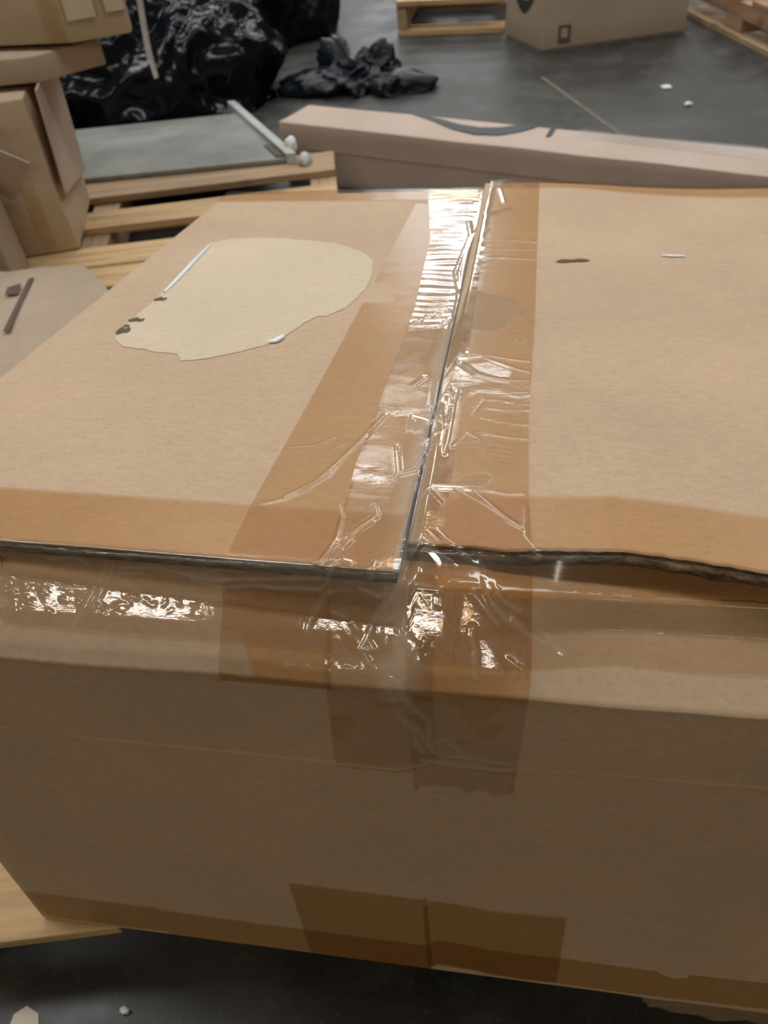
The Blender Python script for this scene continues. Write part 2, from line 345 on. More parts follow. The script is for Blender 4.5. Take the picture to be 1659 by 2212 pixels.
def make_body():
    nx = 110; segs = (6, 2, 8, 7, 5, 3, 14, 40); v = []; f = []
    xs = [lerp(X0, X1, i/nx) for i in range(nx+1)]; cols = []
    for x in xs:
        p = body_pts(x); pts = []
        for (a, b), k in zip(zip(p, p[1:]), segs):
            pts += [(lerp(a[0], b[0], t/k), lerp(a[1], b[1], t/k)) for t in range(k)]
        pts.append(p[-1]); cols.append(pts)
    m = len(cols[0])
    for i, x in enumerate(xs):
        for j, (y, z) in enumerate(cols[i]):
            d = 0.004*nz(x, z, 3, 2.6)+0.0016*nz(x, z, 9, 9)
            w = 1.0 if z < -1.07 else 0.15
            e = sst(X0, X0+0.05, x)*sst(X1, X1-0.05, x)
            q = sst(0.13, 0.0, abs(z+1.245))*0.006*nz(x, 0, 5, 3.3)
            v.append(L(x, y+d*w*e, z+q*w*e))
    for i in range(nx):
        for j in range(m-1):
            a = i*m+j; f.append((a, a+1, a+m+1, a+m))
    def side(i, flip):
        base = len(v); x = xs[i]
        v.append(L(x, YB, -1.03)); v.append(L(x, YB, bot(YB)))
        poly = [i*m+j for j in range(m)]+[base+1, base]
        f.append(tuple(poly[::-1] if flip else poly))
        return base
    l = side(0, True); r = side(nx, False)
    f.append((l, l+1, r+1, r))
    f.append((m-1, nx*m+m-1, r+1, l+1))
    o = obj('body', v, f, M_card, big, smooth=True)
    me = o.data
    for p in me.polygons:
        if p.index >= nx*(m-1): p.use_smooth = False
    return o
body = make_body()

def flap(name, xa, xb, edge, top, rag):
    """one lid flap: a slab with a ragged crushed front edge"""
    nx, ny, nr = 90, 60, 6; v = []; f = []; fm = []; th = 0.028 if rag < 1 else 0.034
    def tp(i, j):
        x = lerp(xa, xb, i/nx); u = j/ny; e = edge(x)+rag*0.004*nz(x, 0, 1, 40)
        y = lerp(e, YB, u**1.25); z = top(x, y)+0.0035*nz(x, y, 4, 1.3)+0.0012*nz(x, y, 8, 5)
        k = max(0, 1-(x-X0)/0.02); z -= 0.010*k*k
        z -= 0.012*max(0, 1-(YB-y)/0.03)**2
        return x, y, z
    for i in range(nx+1):
        for j in range(ny+1): v.append(L(*tp(i, j)))
    for i in range(nx):
        for j in range(ny):
            a = i*(ny+1)+j; f.append((a, a+ny+1, a+ny+2, a+1)); fm.append(0)
    # front edge: several rows, crushed
    prev = [i*(ny+1) for i in range(nx+1)]
    for r in range(1, nr+1):
        cur = []
        for i in range(nx+1):
            x, y, z = tp(i, 0); t = r/nr
            y += 0.006*math.sin(t*math.pi*3)*rag+0.005*rag*nz(x, t*3, 2, 14)
            cur.append(len(v)); v.append(L(x, y, z-th*t))
        for i in range(nx): f.append((prev[i+1], prev[i], cur[i], cur[i+1])); fm.append(1)
        prev = cur
    fb = prev
    bb = []
    for i in range(nx+1):
        x, y, z = tp(i, ny); bb.append(len(v)); v.append(L(x, y, z-th))
    for i in range(nx):
        f.append((fb[i+1], fb[i], bb[i], bb[i+1])); fm.append(0)
        f.append((i*(ny+1)+ny, (i+1)*(ny+1)+ny, bb[i+1], bb[i])); fm.append(0)
    for i, fl in ((0, 0), (nx, 1)):       # long side edges, as quads
        low = [fb[i]]
        for j in range(1, ny):
            x, y, z = tp(i, j); low.append(len(v)); v.append(L(x, y, z-th))
        low.append(bb[i])
        for j in range(ny):
            q = (i*(ny+1)+j, i*(ny+1)+j+1, low[j+1], low[j]); f.append(q if not fl else q[::-1]); fm.append(1)
    return obj(name, v, f, None, big, smooth=True, mats=[M_card, M_edge], fmat=fm)
SEAM = -0.222
fl = flap('lid_flap', X0, SEAM-0.003, edge_left, top_left, 0.5)
fr_ = flap('lid_flap', SEAM+0.003, X1, edge_right, top_right, 1.6)

# ---- clear tape
def film(name, xl, xr, s0, s1, base, material, loose=None, dx=0.0034, ds=0.0036, ripple=None, ragged=0.0, noise_amp=1.0, ridges=True):
    """strip of tape over the lid (s>0) and down the front (s<0); xl(s), xr(s) its sides"""
    rows = []; s = s0
    while s > s1:
        rows.append(s); s -= ds*(1+max(0, s)*0.9)
    rows.append(s1); nc = max(3, int(abs(xr(0)-xl(0))/dx)); nr = len(rows)
    X = np.zeros((nr, nc+1)); Q = np.zeros((nr, nc+1)); P = np.zeros((nr, nc+1, 3)); Nn = np.zeros((nr, nc+1, 3)); H = np.zeros((nr, nc+1))
    for r, s in enumerate(rows):
        a, b = xl(s), xr(s)
        for c in range(nc+1):
            x = lerp(a, b, c/nc); q = s
            if ragged and r > nr-8: q += ragged*nz(x, 0, 3, 30)*(r-nr+8)/8
            X[r, c] = x; Q[r, c] = q
            if q >= 0:
                y = ye(x)+q; P[r, c] = (x, y, zt(x, y)); Nn[r, c] = (0, 0, 1)
                if y > YB: P[r, c] = (x, YB+0.004, zt(x, YB)-(y-YB)); Nn[r, c] = (0, 1, 0)
            else:
                d = -q; path = front_path(x); k = 0
                while k < len(path)-2:
                    l = math.hypot(path[k+1][0]-path[k][0], path[k+1][1]-path[k][1])
                    if d <= l: break
                    d -= l; k += 1
                (y1, z1), (y2, z2) = path[k], path[k+1]; l = math.hypot(y2-y1, z2-z1); t = d/l
                P[r, c] = (x, lerp(y1, y2, t), lerp(z1, z2, t)); Nn[r, c] = (0, (z2-z1)/l, -(y2-y1)/l)
            n1 = nz(x*9, Q[r, c]*16, base*900, 1.0); n2 = nz(x*34, Q[r, c]*34, base*700, 1.0)
            H[r, c] = noise_amp*(0.5*n1+0.22*n2*(0.4+0.6*max(0, nz(x*4, q*4, 7, 1))))
            if ripple: H[r, c] += ripple(x, q)
    # explicit wrinkles (mm), distance measured on the unrolled strip
    R = np.zeros((nr, nc+1)); k = S*1000
    if ridges:
        for amp, wid, pl in RIDGES:
            D = np.full((nr, nc+1), 1e9)
            for (ax, ay), (bx, by) in zip(pl, pl[1:]):
                vx, vy = bx-ax, by-ay; l2 = vx*vx+vy*vy+1e-12
                t = np.clip(((X-ax)*vx+(Q-ay)*vy)/l2, 0, 1)
                D = np.minimum(D, np.hypot(X-ax-t*vx, Q-ay-t*vy))
            R = np.maximum(R, 0.62*amp*np.exp(-(D*k/(1.12*wid))**2))
    Ht = np.maximum(0.15, 0.6+H+R)/1000/S+base
    P = P+Nn*Ht[..., None]
    v = [L(*p) for p in P.reshape(-1, 3)]
    f = [(r*(nc+1)+c, (r+1)*(nc+1)+c, (r+1)*(nc+1)+c+1, r*(nc+1)+c+1) for r in range(nr-1) for c in range(nc)]
    o = obj(name, v, f, material, big, smooth=True)
    at = o.data.attributes.new('loose', 'FLOAT', 'POINT')
    lo = np.zeros(nr*(nc+1))
    if loose: lo = np.array([loose(x, q) for x, q in zip(X.ravel(), Q.ravel())])
    lo = np.clip(lo+0.45*np.clip(R.ravel(), 0, 1.0), 0, 1)
    at.data.foreach_set('value', lo.astype(np.float32))
    return o
def pw(pts):
    """piecewise-linear function of s"""
    def g(s):
        if s <= pts[0][0]: return pts[0][1]
        for (a, b), (c, d) in zip(pts, pts[1:]):
            if s <= c: return lerp(b, d, (s-a)/(c-a))
        return pts[-1][1]
    return g
def win(x, a, b, e): return sst(a-e, a+e, x)*sst(b+e, b-e, x)
def patchy(x, s, f, lo, hi): return sst(lo, hi, nz(x, s, 2, f)+0.5*nz(x, s, 5, f*2.7))
def crinkle(x, s):
    n = 1-2.2*abs(nz(x*1.6, s*0.8, 4, 17)); m = 1-2.2*abs(nz(x*1.3+s*0.6, s*0.5, 9, 33))
    return win(x, -0.38, 0.10, 0.03)*win(s, -0.25, -0.015, 0.03)*(0.75*max(0, n)**3+0.45*max(0, m)**3+0.25*max(0, 1-2.2*abs(nz(x*1.2-s*0.7, s*0.6, 3, 61)))**2)*(0.4+0.6*sst(-0.1, 0.3, nz(x, s, 6, 9)))
def rip_b(x, s): return crinkle(x, s)+0.55*win(x, -0.47, -0.25, 0.02)*win(s, 1.25, 3.0, 0.12)*math.sin(s*105+5*nz(x, s, 1, 5))*(0.6+0.8*nz(x, s, 3, 9))
def rip_c(x, s): return crinkle(x, s)+0.45*win(x, -0.13, 0.03, 0.03)*win(s, 0.30, 0.66, 0.05)*math.sin(s*300+6*nz(x, s, 1, 8))*(0.7+0.9*nz(x, s, 3, 14)) + 0.25*win(x, -0.2, -0.15, 0.02)*win(s, 1.6, 2.0, 0.05)*math.sin(s*110)
film('tape_strip', pw([(-0.3, -0.606), (-0.08, -0.595), (0, -0.578), (0.2, -0.582), (0.87, -0.564), (1.87, -0.545), (3.05, -0.528)]), pw([(-0.3, -0.36), (0.4, -0.37), (3, -0.36)]), 3.08, -0.285, 0.0, M_tape,
     loose=lambda x, s: 0.55*patchy(x, s, 7, 0.35, 0.5)*sst(0.0, -0.06, s)+0.8*sst(-0.03, -0.0, s)*sst(0.03, 0.0, s)*0.5, noise_amp=0.28)
film('tape_strip', pw([(-0.53, -0.39), (-0.29, -0.375), (0.07, -0.366), (0.4, -0.379), (0.65, -0.374), (1.4, -0.365), (2.2, -0.40), (3.0, -0.50)]), pw([(-0.64, -0.15), (0.26, -0.149), (1.05, -0.161), (2.1, -0.172), (3, -0.2)]), 3.09, -0.60, 0.0012, M_tape,
     loose=lambda x, s: min(1, 0.30+0.5*win(x, -0.26, -0.18, 0.02)+0.45*patchy(x, s, 5, 0.1, 0.35)*sst(0.2, 0.5, s)) if s > -0.31 else 0.45-0.3*patchy(x, s, 8, 0.2, 0.3), ripple=rip_b, ragged=0.01, noise_amp=0.32)
film('tape_strip', pw([(-0.7, -0.21), (0, -0.205), (3, -0.235)]), pw([(-0.66, 0.023), (-0.24, 0.046), (0, 0.037), (0.17, 0.027), (0.56, 0.022), (1.16, 0.033), (2.86, 0.043)]), 3.0, -0.69, 0.0024, M_tape,
     loose=lambda x, s: min(1, 0.4*win(x, -0.23, -0.16, 0.02)+0.5*patchy(x, s, 5, 0.25, 0.45)*sst(0.1, 0.3, s)) if s > -0.31 else 0.45-0.3*patchy(x, s, 8, 0.2, 0.3), ripple=rip_c, ragged=0.02, noise_amp=0.32)
def bub(x, s): return 0.8*sst(-0.2, 0.35, nz(x, s*0.8, 6, 30))*(0.12+1.1*abs(nz(x, s, 3, 68)))*(win(x, -1.10, -0.97, 0.02)+win(x, -0.95, -0.78, 0.03))*win(s, -0.16, -0.03, 0.03)+0.5*max(0, nz(x, s, 2, 70))*win(x, -0.78, -0.6, 0.03)*win(s, -0.12, -0.03, 0.03)+0.5*max(0, 1-2.2*abs(nz(x*0.5, s*1.6, 4, 24)))**3*win(x, -0.78, -0.23, 0.04)*win(s, -0.085, -0.012, 0.015)
def shore(x, lo): return lo+0.006*nz(x, 0, 2, 3)
film('edge_tape', lambda s: X0+0.002, lambda s: SEAM-0.012, 0.193, -0.188, 0.0036, M_tape2, dx=0.0030, ds=0.0028,
     loose=lambda x, s: max(0.45*sst(-0.04, -0.07, s), 0.75*sst(-0.085, -0.05, s)*sst(0.002, -0.004, s)*(0.45+0.55*sst(-0.8, -0.5, x))), ripple=bub, noise_amp=0.25)
def rip_e(x, s): return 0.30*nz(x, s*1.5, 3, 60)*win(x, 0.22, 0.75, 0.05)*win(s, -0.09, -0.03, 0.02)+0.5*max(0, nz(x*1.0, s*2.2, 6, 26))*win(x, 0.15, 0.7, 0.06)*win(s, -0.13, -0.05, 0.02)
film('edge_tape', lambda s: SEAM+0.03, lambda s: X1-0.002, 0.192, -0.24, 0.0036, M_tape2, dx=0.0050, ds=0.004,
     loose=lambda x, s: 0.45*sst(-0.08, -0.12, s)+0.35*sst(-0.10, -0.06, s)*sst(0.002, -0.006, s)*sst(0.3, 0.0, x), ripple=rip_e, noise_amp=0.25)
film('edge_tape', lambda s: X0+0.01, lambda s: SEAM-0.012, 3.07, 2.82, 0.0036, M_tape2, dx=0.012, ds=0.004, noise_amp=1.3, ridges=False)
film('edge_tape', lambda s: SEAM+0.03, lambda s: X1-0.01, 3.05, 2.80, 0.0036, M_tape2, dx=0.012, ds=0.004, noise_amp=1.5, ridges=False)
film('bottom_tape', lambda s: X0+0.004, lambda s: X1-0.004, -1.57, -1.755, 0.0006, M_tape3, dx=0.02, ds=0.012, noise_amp=0.7, ridges=False)
film('bottom_tape', lambda s: -0.605, lambda s: -0.20, -1.25, -1.75, 0.002, M_tape3, dx=0.008, ds=0.010, noise_amp=0.6, ridges=False)
film('bottom_tape', lambda s: -0.215, lambda s: 0.19, -1.30, -1.75, 0.003, M_tape3, dx=0.008, ds=0.010, noise_amp=0.6, ridges=False)

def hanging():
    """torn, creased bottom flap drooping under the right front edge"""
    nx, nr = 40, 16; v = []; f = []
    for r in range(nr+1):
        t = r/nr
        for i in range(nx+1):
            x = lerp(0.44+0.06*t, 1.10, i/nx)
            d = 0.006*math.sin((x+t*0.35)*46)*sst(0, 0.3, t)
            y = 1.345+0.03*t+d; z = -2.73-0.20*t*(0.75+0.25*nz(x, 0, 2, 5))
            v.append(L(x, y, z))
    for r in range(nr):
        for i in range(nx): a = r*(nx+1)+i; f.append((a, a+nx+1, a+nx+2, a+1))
    o = obj('bottom_flap', v, f, M_card_dark, big, smooth=True); md = o.modifiers.new('thick', 'SOLIDIFY'); md.thickness = 0.002; return o
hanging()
# ---- score line, torn patch, slits on the box
def ribbon(name, pts, width, material, lift):
    """narrow ridge on the front panel along x at depth s"""
    v = []; f = []
    for x, s, in pts:
        for k in (-1, 0, 1):
            d = -(s+k*width); path = front_path(x); i = 0
            while i < len(path)-2:
                l = math.hypot(path[i+1][0]-path[i][0], path[i+1][1]-path[i][1])
                if d <= l: break
                d -= l; i += 1
            (y1, z1), (y2, z2) = path[i], path[i+1]; l = math.hypot(y2-y1, z2-z1); t = d/l
            h = lift if k == 0 else -0.004
            v.append(L(x, lerp(y1, y2, t)+(z2-z1)/l*h, lerp(z1, z2, t)-(y2-y1)/l*h))
    for i in range(len(pts)-1):
        for k in range(2): f.append((i*3+k, i*3+k+1, i*3+k+4, i*3+k+3))
    return obj(name, v, f, material, big, smooth=True)
ribbon('score_ridge', [(lerp(X0+0.01, X1-0.01, i/60), -0.585+0.0012*nz(i*0.2, 0, 1)) for i in range(61)], 0.007, M_card, 0.006)
PATCH = [(-1.349, 3.396), (-1.285, 3.457), (-1.157, 3.476), (-1.021, 3.458), (-0.881, 3.417), (-0.799, 3.387), (-0.709, 3.312), (-0.638, 3.233), (-0.596, 3.146), (-0.568, 2.962), (-0.568, 2.835), (-0.583, 2.726), (-0.602, 2.641), (-0.653, 2.563), (-0.686, 2.559), (-0.719, 2.498), (-0.755, 2.382), (-0.791, 2.326), (-0.868, 2.264), (-0.947, 2.217), (-1.033, 2.192), (-1.046, 2.218), (-1.066, 2.247), (-1.141, 2.255), (-1.197, 2.279), (-1.262, 2.293), (-1.323, 2.351), (-1.327, 2.392), (-1.334, 2.504), (-1.333, 2.585), (-1.329, 2.701), (-1.332, 2.802), (-1.344, 3.084)]
def surf(x, y): return zt(x, y)+0.0035*nz(x, y, 4, 1.3)+0.0012*nz(x, y, 8, 5)
def decal(name, poly, material, lift, sub=0, jag=0.0, th=0.0012):
    """thin sheet lying on the lid that follows its surface"""
    pts = []
    for (a, b), (c, d) in zip(poly, poly[1:]+poly[:1]):
        n = max(1, int(math.hypot(c-a, d-b)/0.02)) if sub else 1
        for k in range(n):
            x, y = lerp(a, c, k/n), lerp(b, d, k/n)
            pts.append((x+jag*nz(x, y, 1, 35), y+jag*2*nz(x, y, 2, 35)))
    cx_, cy_ = sum(p[0] for p in pts)/len(pts), sum(p[1] for p in pts)/len(pts)
    rings = 6 if sub else 1; v = []; n = len(pts)
    for r in range(rings):
        t = 1-r/rings
        for x, y in pts:
            X, Y = lerp(cx_, x, t), lerp(cy_, y, t); v.append(L(X, Y, surf(X, Y)+lift*(1 if r else 0.4)))
    v.append(L(cx_, cy_, surf(cx_, cy_)+lift)); ci = len(v)-1; f = []
    for r in range(rings-1):
        for i in range(n): f.append((r*n+i, r*n+(i+1) % n, (r+1)*n+(i+1) % n, (r+1)*n+i))
    for i in range(n): f.append(((rings-1)*n+i, (rings-1)*n+(i+1) % n, ci))
    return obj(name, v, f, material, fl if cx_ < SEAM else fr_, smooth=True)
pt = decal('torn_patch', PATCH[::-1], M_torn, 0.004, 1, 0.004); pt['label'] = 'pale tan patch where the outer paper is torn off'
def lens(name, a, b, w, material, lift):
    (x1, y1), (x2, y2) = a, b; n = 8; up = []; dn = []
    lx, ly = -(y2-y1), x2-x1; l = math.hypot(lx, ly); lx /= l; ly /= l
    for k in range(n+1):
        t = k/n; q = math.sin(math.pi*t)**0.7*w*(1+0.4*math.sin(9*t)); x, y = lerp(x1, x2, t), lerp(y1, y2, t)
        up.append((x+lx*q, y+ly*q)); dn.append((x-lx*q*0.5, y-ly*q*0.5))
    return decal(name, (dn+up[::-1][1:-1]), material, lift)
def curl(name, pts, w):
    """narrow arched film lip, its glint painted as pale colour, lying along a line on the lid"""
    v = []; f = []; n = 6
    for i, (x, y) in enumerate(pts):
        a = pts[max(0, i-1)]; b = pts[min(len(pts)-1, i+1)]; dx, dy = b[0]-a[0], b[1]-a[1]; l = math.hypot(dx, dy)
        k = w*(0.25+0.75*math.sin(math.pi*(i+0.5)/len(pts)))
        for q in range(n+1):
            t = math.pi*q/n; o = -math.cos(t)*k; h = math.sin(t)*k*0.8
            X, Y = x-dy/l*o, y+dx/l*o; v.append(L(X, Y, surf(X, Y)+0.004+h))
    for i in range(len(pts)-1):
        for q in range(n): f.append((i*(n+1)+q, i*(n+1)+q+1, (i+1)*(n+1)+q+1, (i+1)*(n+1)+q)[::-1])
    o = obj(name, v, f, M_lip_glint, fl if pts[0][0] < SEAM else fr_, smooth=True)
    at = o.data.attributes.new('loose', 'FLOAT', 'POINT'); at.data.foreach_set('value', [1.0]*len(v)); return o
lens('tear_slit', (-1.333, 2.714), (-1.272, 2.705), 0.032, M_slit, 0.0065)
lens('tear_slit', (-1.344, 2.513), (-1.271, 2.502), 0.030, M_slit, 0.0065)
lens('tear_slit', (-1.342, 2.406), (-1.291, 2.419), 0.042, M_slit, 0.0065)
lens('tear_slit', (-1.337, 2.455), (-1.315, 2.459), 0.019, M_slit, 0.0065)
lens('tear_slit', (0.105, 3.079), (0.232, 3.11), 0.027, M_slit, 0.0065)
sl = curl('film_sliver', [(-1.32, 2.787), (-1.322, 2.935), (-1.328, 3.078), (-1.336, 3.239), (-1.341, 3.366)], 0.011); sl['label'] = 'clear film with painted pale glint left along the torn patch'
curl('film_sliver', [(-0.794, 2.336), (-0.772, 2.341), (-0.762, 2.367), (-0.756, 2.382)], 0.012)
curl('film_sliver', [(0.496, 3.192), (0.532, 3.185), (0.583, 3.191)], 0.007)


# ------------------------------------------------------------------ pallets
def board(name, parent, x0, x1, y0, y1, z0, z1, key, axis, jit=0.003):
    o = bevbox(name, x0, x1, y0, y1, z0, z1, woodm(key, axis), parent, bev=0.003)
    for v in o.data.vertices: v.co += Vector(noise.noise_vector(v.co*5+Vector((x0, y0, z0))))*jit
    return o
def pallet(label, loc, rz, length, depth, slats, stringers, keys=('mid', 'pale'), hz=0.14, bottoms=None, skirt=0.1):
    """slats (y0,y1) run along x; stringers (x0,x1) run along y"""
    t = thing('wooden_pallet', label, 'pallet', loc, rz)
    for k, s in enumerate(slats):
        a, b = s[:2]; xa, xb = (s[2], s[3]) if len(s) > 2 else (0, length)
        board('deck_board', t, xa, xb, a, b, hz-0.022, hz, keys[k % len(keys)], 0)
    for (a, b, *st) in stringers: board('stringer', t, a, b, st[0] if st else 0.01, depth-0.01, 0.0225, hz-0.0225, 'mid', 1)
    for (a, b) in (bottoms if bottoms is not None else [(0, skirt), (depth/2-0.05, depth/2+0.05), (depth-skirt, depth)]):
        board('bottom_board', t, 0, length, a, b, 0, 0.022, keys[0], 0)
    return t
# under the big box: first deck board is broken off short
p = pallet('weathered pallet with a broken front board under the huge taped box', (-0.76, 0.206, 0), math.radians(13.3), 1.32, 0.85,
       [(0.0, 0.135, 0, 0.29), (0.215, 0.33), (0.40, 0.51), (0.58, 0.69), (0.74, 0.85)], [(0.01, 0.075), (0.62, 0.70, 0.16), (1.22, 1.30, 0.05)], keys=('pale', 'mid'), hz=0.144, bottoms=[(0.4, 0.5), (0.74, 0.84)])
# behind the big box
a = math.radians(12.7)
p2 = pallet('pale slatted pallet lying behind the huge taped box', (-1.805, 1.627, 0), a, 1.36, 0.69,
       [(0.0, 0.11), (0.12, 0.23), (0.345, 0.455), (0.55, 0.69)], [(0.0, 0.06), (0.60, 0.68), (1.28, 1.36)], keys=('pale', 'pale', 'pale', 'mid'), hz=0.15)
# far pallet beside the printed carton
p3 = pallet('pale pallet on the floor against the upright carton with arrow print', (-0.64, 4.20, 0), -0.03, 0.49, 0.9,
       [(0.0, 0.10), (0.13, 0.23), (0.27, 0.37), (0.41, 0.51), (0.55, 0.65), (0.69, 0.79), (0.80, 0.9)], [(0.0, 0.045), (0.40, 0.485, 0.45)], keys=('pale', 'mid'), hz=0.145, bottoms=[(0.0, 0.10), (0.4, 0.5), (0.8, 0.9)])
board('broken_board_end', p3, -0.13, -0.005, 0.30, 0.42, 0.10, 0.145, 'mid', 1)
# right rear crate-like pallet standing on edge with an upright
p4 = thing('wooden_crate_base', 'rough brown timber pallet base with a pale upright slat', 'pallet', (0.66, 4.33, 0), math.radians(-66))
board('bottom_board', p4, 0, 1.1, -0.02, 0.09, 0.0, 0.024, 'mid', 0)
board('side_rail', p4, -0.05, 1.15, 0.0, 0.045, 0.075, 0.135, 'red', 0)
for x in (0.30, 0.95): board('block', p4, x, x+0.12, 0.0, 0.10, 0.0245, 0.0745, 'mid', 0)
for k in range(5): board('deck_board', p4, 0.02+k*0.22, 0.16+k*0.22, 0.0, 0.8, 0.1355, 0.155, 'dark' if k % 2 else 'red', 1)
board('upright_slat', p4, 0.47, 0.50, 0.055, 0.085, 0.1555, 0.75, 'pale', 2)
board('upright_slat', p4, 0.62, 0.70, 0.10, 0.13, 0.1555, 0.75, 'red', 2)
board('upright_slat', p4, 0.05, 0.13, 0.20, 0.23, 0.1555, 0.75, 'dark', 2)

# ------------------------------------------------------------------ cartons
def carton_body(name, poly, z0, z1, material, parent, jit=0.006, cuts=5, bev=0.006):
    bm = bmesh.new(); lo = [bm.verts.new((x, y, z0)) for x, y in poly]; hi = [bm.verts.new((x, y, z1)) for x, y in poly]; n = len(poly)
    bm.faces.new(lo[::-1]); bm.faces.new(hi)
    for i in range(n): bm.faces.new((lo[i], lo[(i+1) % n], hi[(i+1) % n], hi[i]))
    bmesh.ops.bevel(bm, geom=bm.edges[:], offset=bev, segments=2, affect='EDGES', profile=0.6)
    bmesh.ops.triangulate(bm, faces=[f for f in bm.faces if len(f.verts) > 4])
    bmesh.ops.subdivide_edges(bm, edges=[e for e in bm.edges if e.calc_length() > 0.08], cuts=cuts, use_grid_fill=True)
    for v in bm.verts:
        k = min(1, (v.co.z-z0)/0.03)
        d = noise.noise_vector(v.co*5+Vector((3, 1, z1*7)))*jit*k; v.co += d
    bm.normal_update(); me = bpy.data.meshes.new(name); bm.to_mesh(me); bm.free(); me.materials.append(material)
    me.polygons.foreach_set('use_smooth', [True]*len(me.polygons))
    o = bpy.data.objects.new(name, me); C.objects.link(o); o.parent = parent
    md = o.modifiers.new('edges', 'EDGE_SPLIT'); md.split_angle = math.radians(40)
    return o
def quad(name, pts, material, parent, th=0.002, sub=0):
    """thin slab on the four given points, thickened along its normal"""
    P = [Vector(p) for p in pts]
    if 'tape' in material.name: return obj(name, [tuple(p) for p in P], [tuple(range(len(P)))], material, parent)
    n = (P[1]-P[0]).cross(P[2]-P[0]).normalized()*th
    v = [tuple(p) for p in P]+[tuple(p+n) for p in P]; k = len(P)
    f = [tuple(range(k-1, -1, -1)), tuple(range(k, 2*k))]+[(i, (i+1) % k, k+(i+1) % k, k+i) for i in range(k)]
    return obj(name, v, f, material, parent)

# long low carton behind the huge box, curved arrow printed on its top
lo_ = Vector((0, 0, 0)); c1 = Vector((-0.835, 2.720, 0)); c2 = Vector((0.96, 2.135, 0)); ux = (c2-c1).normalized(); uy = Vector((-ux.y, ux.x, 0))
ang = math.atan2(ux.y, ux.x)
lb = thing('long_carton', 'long low pinkish carton with a dark curved arrow printed on top', 'box', (c1.x, c1.y, 0), ang)
Lw = (c2-c1).length
carton_body('body', [(0, 0), (Lw, 0), (Lw, 0.17), (0.03, 0.155)], 0, 0.2, M_card2, lb, 0.003, 8)
def loc2(x, y): d = Vector((x, y, 0))-c1; return d.dot(ux), d.dot(uy)
OUT = [(-0.392, 2.768), (-0.322, 2.68), (-0.25, 2.61), (-0.175, 2.563), (-0.097, 2.55), (-0.029, 2.576), (0.026, 2.631)]
INN = [(-0.354, 2.765), (-0.294, 2.692), (-0.231, 2.644), (-0.164, 2.614), (-0.1, 2.609), (-0.044, 2.622), (0.026, 2.642)]
def smile(name, outer, inner, z, parent, material):
    v = [(*p, z) for p in outer]+[(*p, z) for p in inner]; n = len(outer)
    return obj(name, v, [(i, i+1, n+i+1, n+i) for i in range(n-1)], material, parent)
def clampy(q): return (q[0], min(0.158, max(0.004, q[1])))
smile('curved_arrow_print', [clampy(loc2(*p)) for p in OUT], [clampy(loc2(*p)) for p in INN], 0.2035, lb, M_ink)
q = [clampy(loc2(*p)) for p in [(0.038, 2.528), (0.055, 2.533), (0.082, 2.627), (0.065, 2.628)]]
obj('arrow_head_print', [(*p, 0.2035) for p in q], [(0, 1, 2, 3)], M_ink, lb)
quad('clear_tape', [(0.98, 0.10, 0.2030), (1.5, 0.09, 0.2030), (1.5, 0.168, 0.2030), (0.98, 0.165, 0.2030)], M_film, lb, 0.001)
quad('flap_seam', [(0.1, -0.0015, 0.120), (Lw-0.1, -0.0015, 0.120), (Lw-0.1, -0.0015, 0.124), (0.1, -0.0015, 0.124)], M_card, lb, 0.001)

# upright printed carton, far right
k1 = Vector((0.021, 3.898)); k2 = Vector((0.632, 4.072)); aa = math.atan2(k2.y-k1.y, k2.x-k1.x)
ac = thing('upright_carton', 'upright tan carton with arrow print on its narrow side standing on the floor', 'box', (k1.x, k1.y, 0), aa)
carton_body('body', [(0, 0), (0.635, 0), (0.56, 0.27), (-0.093, 0.262)], 0.006, 0.46, M_card4, ac, 0.002, 4, 0.01)
quad('bottom_flap', [(0.0, 0.0, 0.0), (0.635, 0.0, 0.0), (0.56, 0.27, 0.0), (-0.09, 0.26, 0.0)], M_edge, ac, 0.0055)
quad('handling_symbol_print', [(0.070, -0.0016, 0.026), (0.124, -0.0016, 0.026), (0.124, -0.0016, 0.096), (0.070, -0.0016, 0.096)], M_ink2, ac, 0.0008)
quad('symbol_inset_print', [(0.083, -0.0026, 0.048), (0.111, -0.0026, 0.048), (0.111, -0.0026, 0.084), (0.083, -0.0026, 0.084)], M_card4, ac.children[-1] if ac.children[-1].name.startswith('handling') else ac, 0.0006)
n_ = 12; vo = []; vi = []
for k in range(n_+1):
    t = k/n_; y = lerp(0.055, 0.205, t); w = math.sin(math.pi*t)
    xx = -0.0030-y*0.355; vo.append((xx, y, 0.200-0.075*w)); vi.append((xx, y, 0.200-0.030*w+0.004))
obj('curved_arrow_print', vo+vi, [(i, n_+1+i, n_+2+i, i+1) for i in range(n_)], M_ink, ac)

# stacked cartons, upper left
lc = thing('lower_carton', 'battered tan carton with loose flaps standing on the slatted pallet', 'box', (-1.246, 1.977, 0.152), math.radians(17.0))
carton_body('body', [(-0.60, 0), (0, 0), (0.0, 0.315), (-0.60, 0.315)], 0, 0.40, M_card3, lc, 0.012, 5, 0.01)
quad('loose_flap', [(-0.115, -0.012, 0.17), (-0.03, -0.045, 0.27), (-0.15, -0.055, 0.36), (-0.30, -0.03, 0.33)], M_card2, lc, 0.005)
quad('side_flap', [(0.014, 0.0, 0.16), (0.016, 0.30, 0.10), (0.03, 0.31, 0.415), (0.035, 0.0, 0.42)], M_card2, lc, 0.005)
quad('loose_flap', [(-0.35, -0.02, 0.265), (-0.17, -0.03, 0.275), (-0.09, -0.07, 0.39), (-0.34, -0.06, 0.40)], M_card2, lc, 0.005)
quad('tape_patch', [(-0.095, -0.008, 0.01), (-0.055, -0.008, 0.01), (-0.055, -0.009, 0.2), (-0.095, -0.009, 0.2)], M_tape4, lc, 0.001)
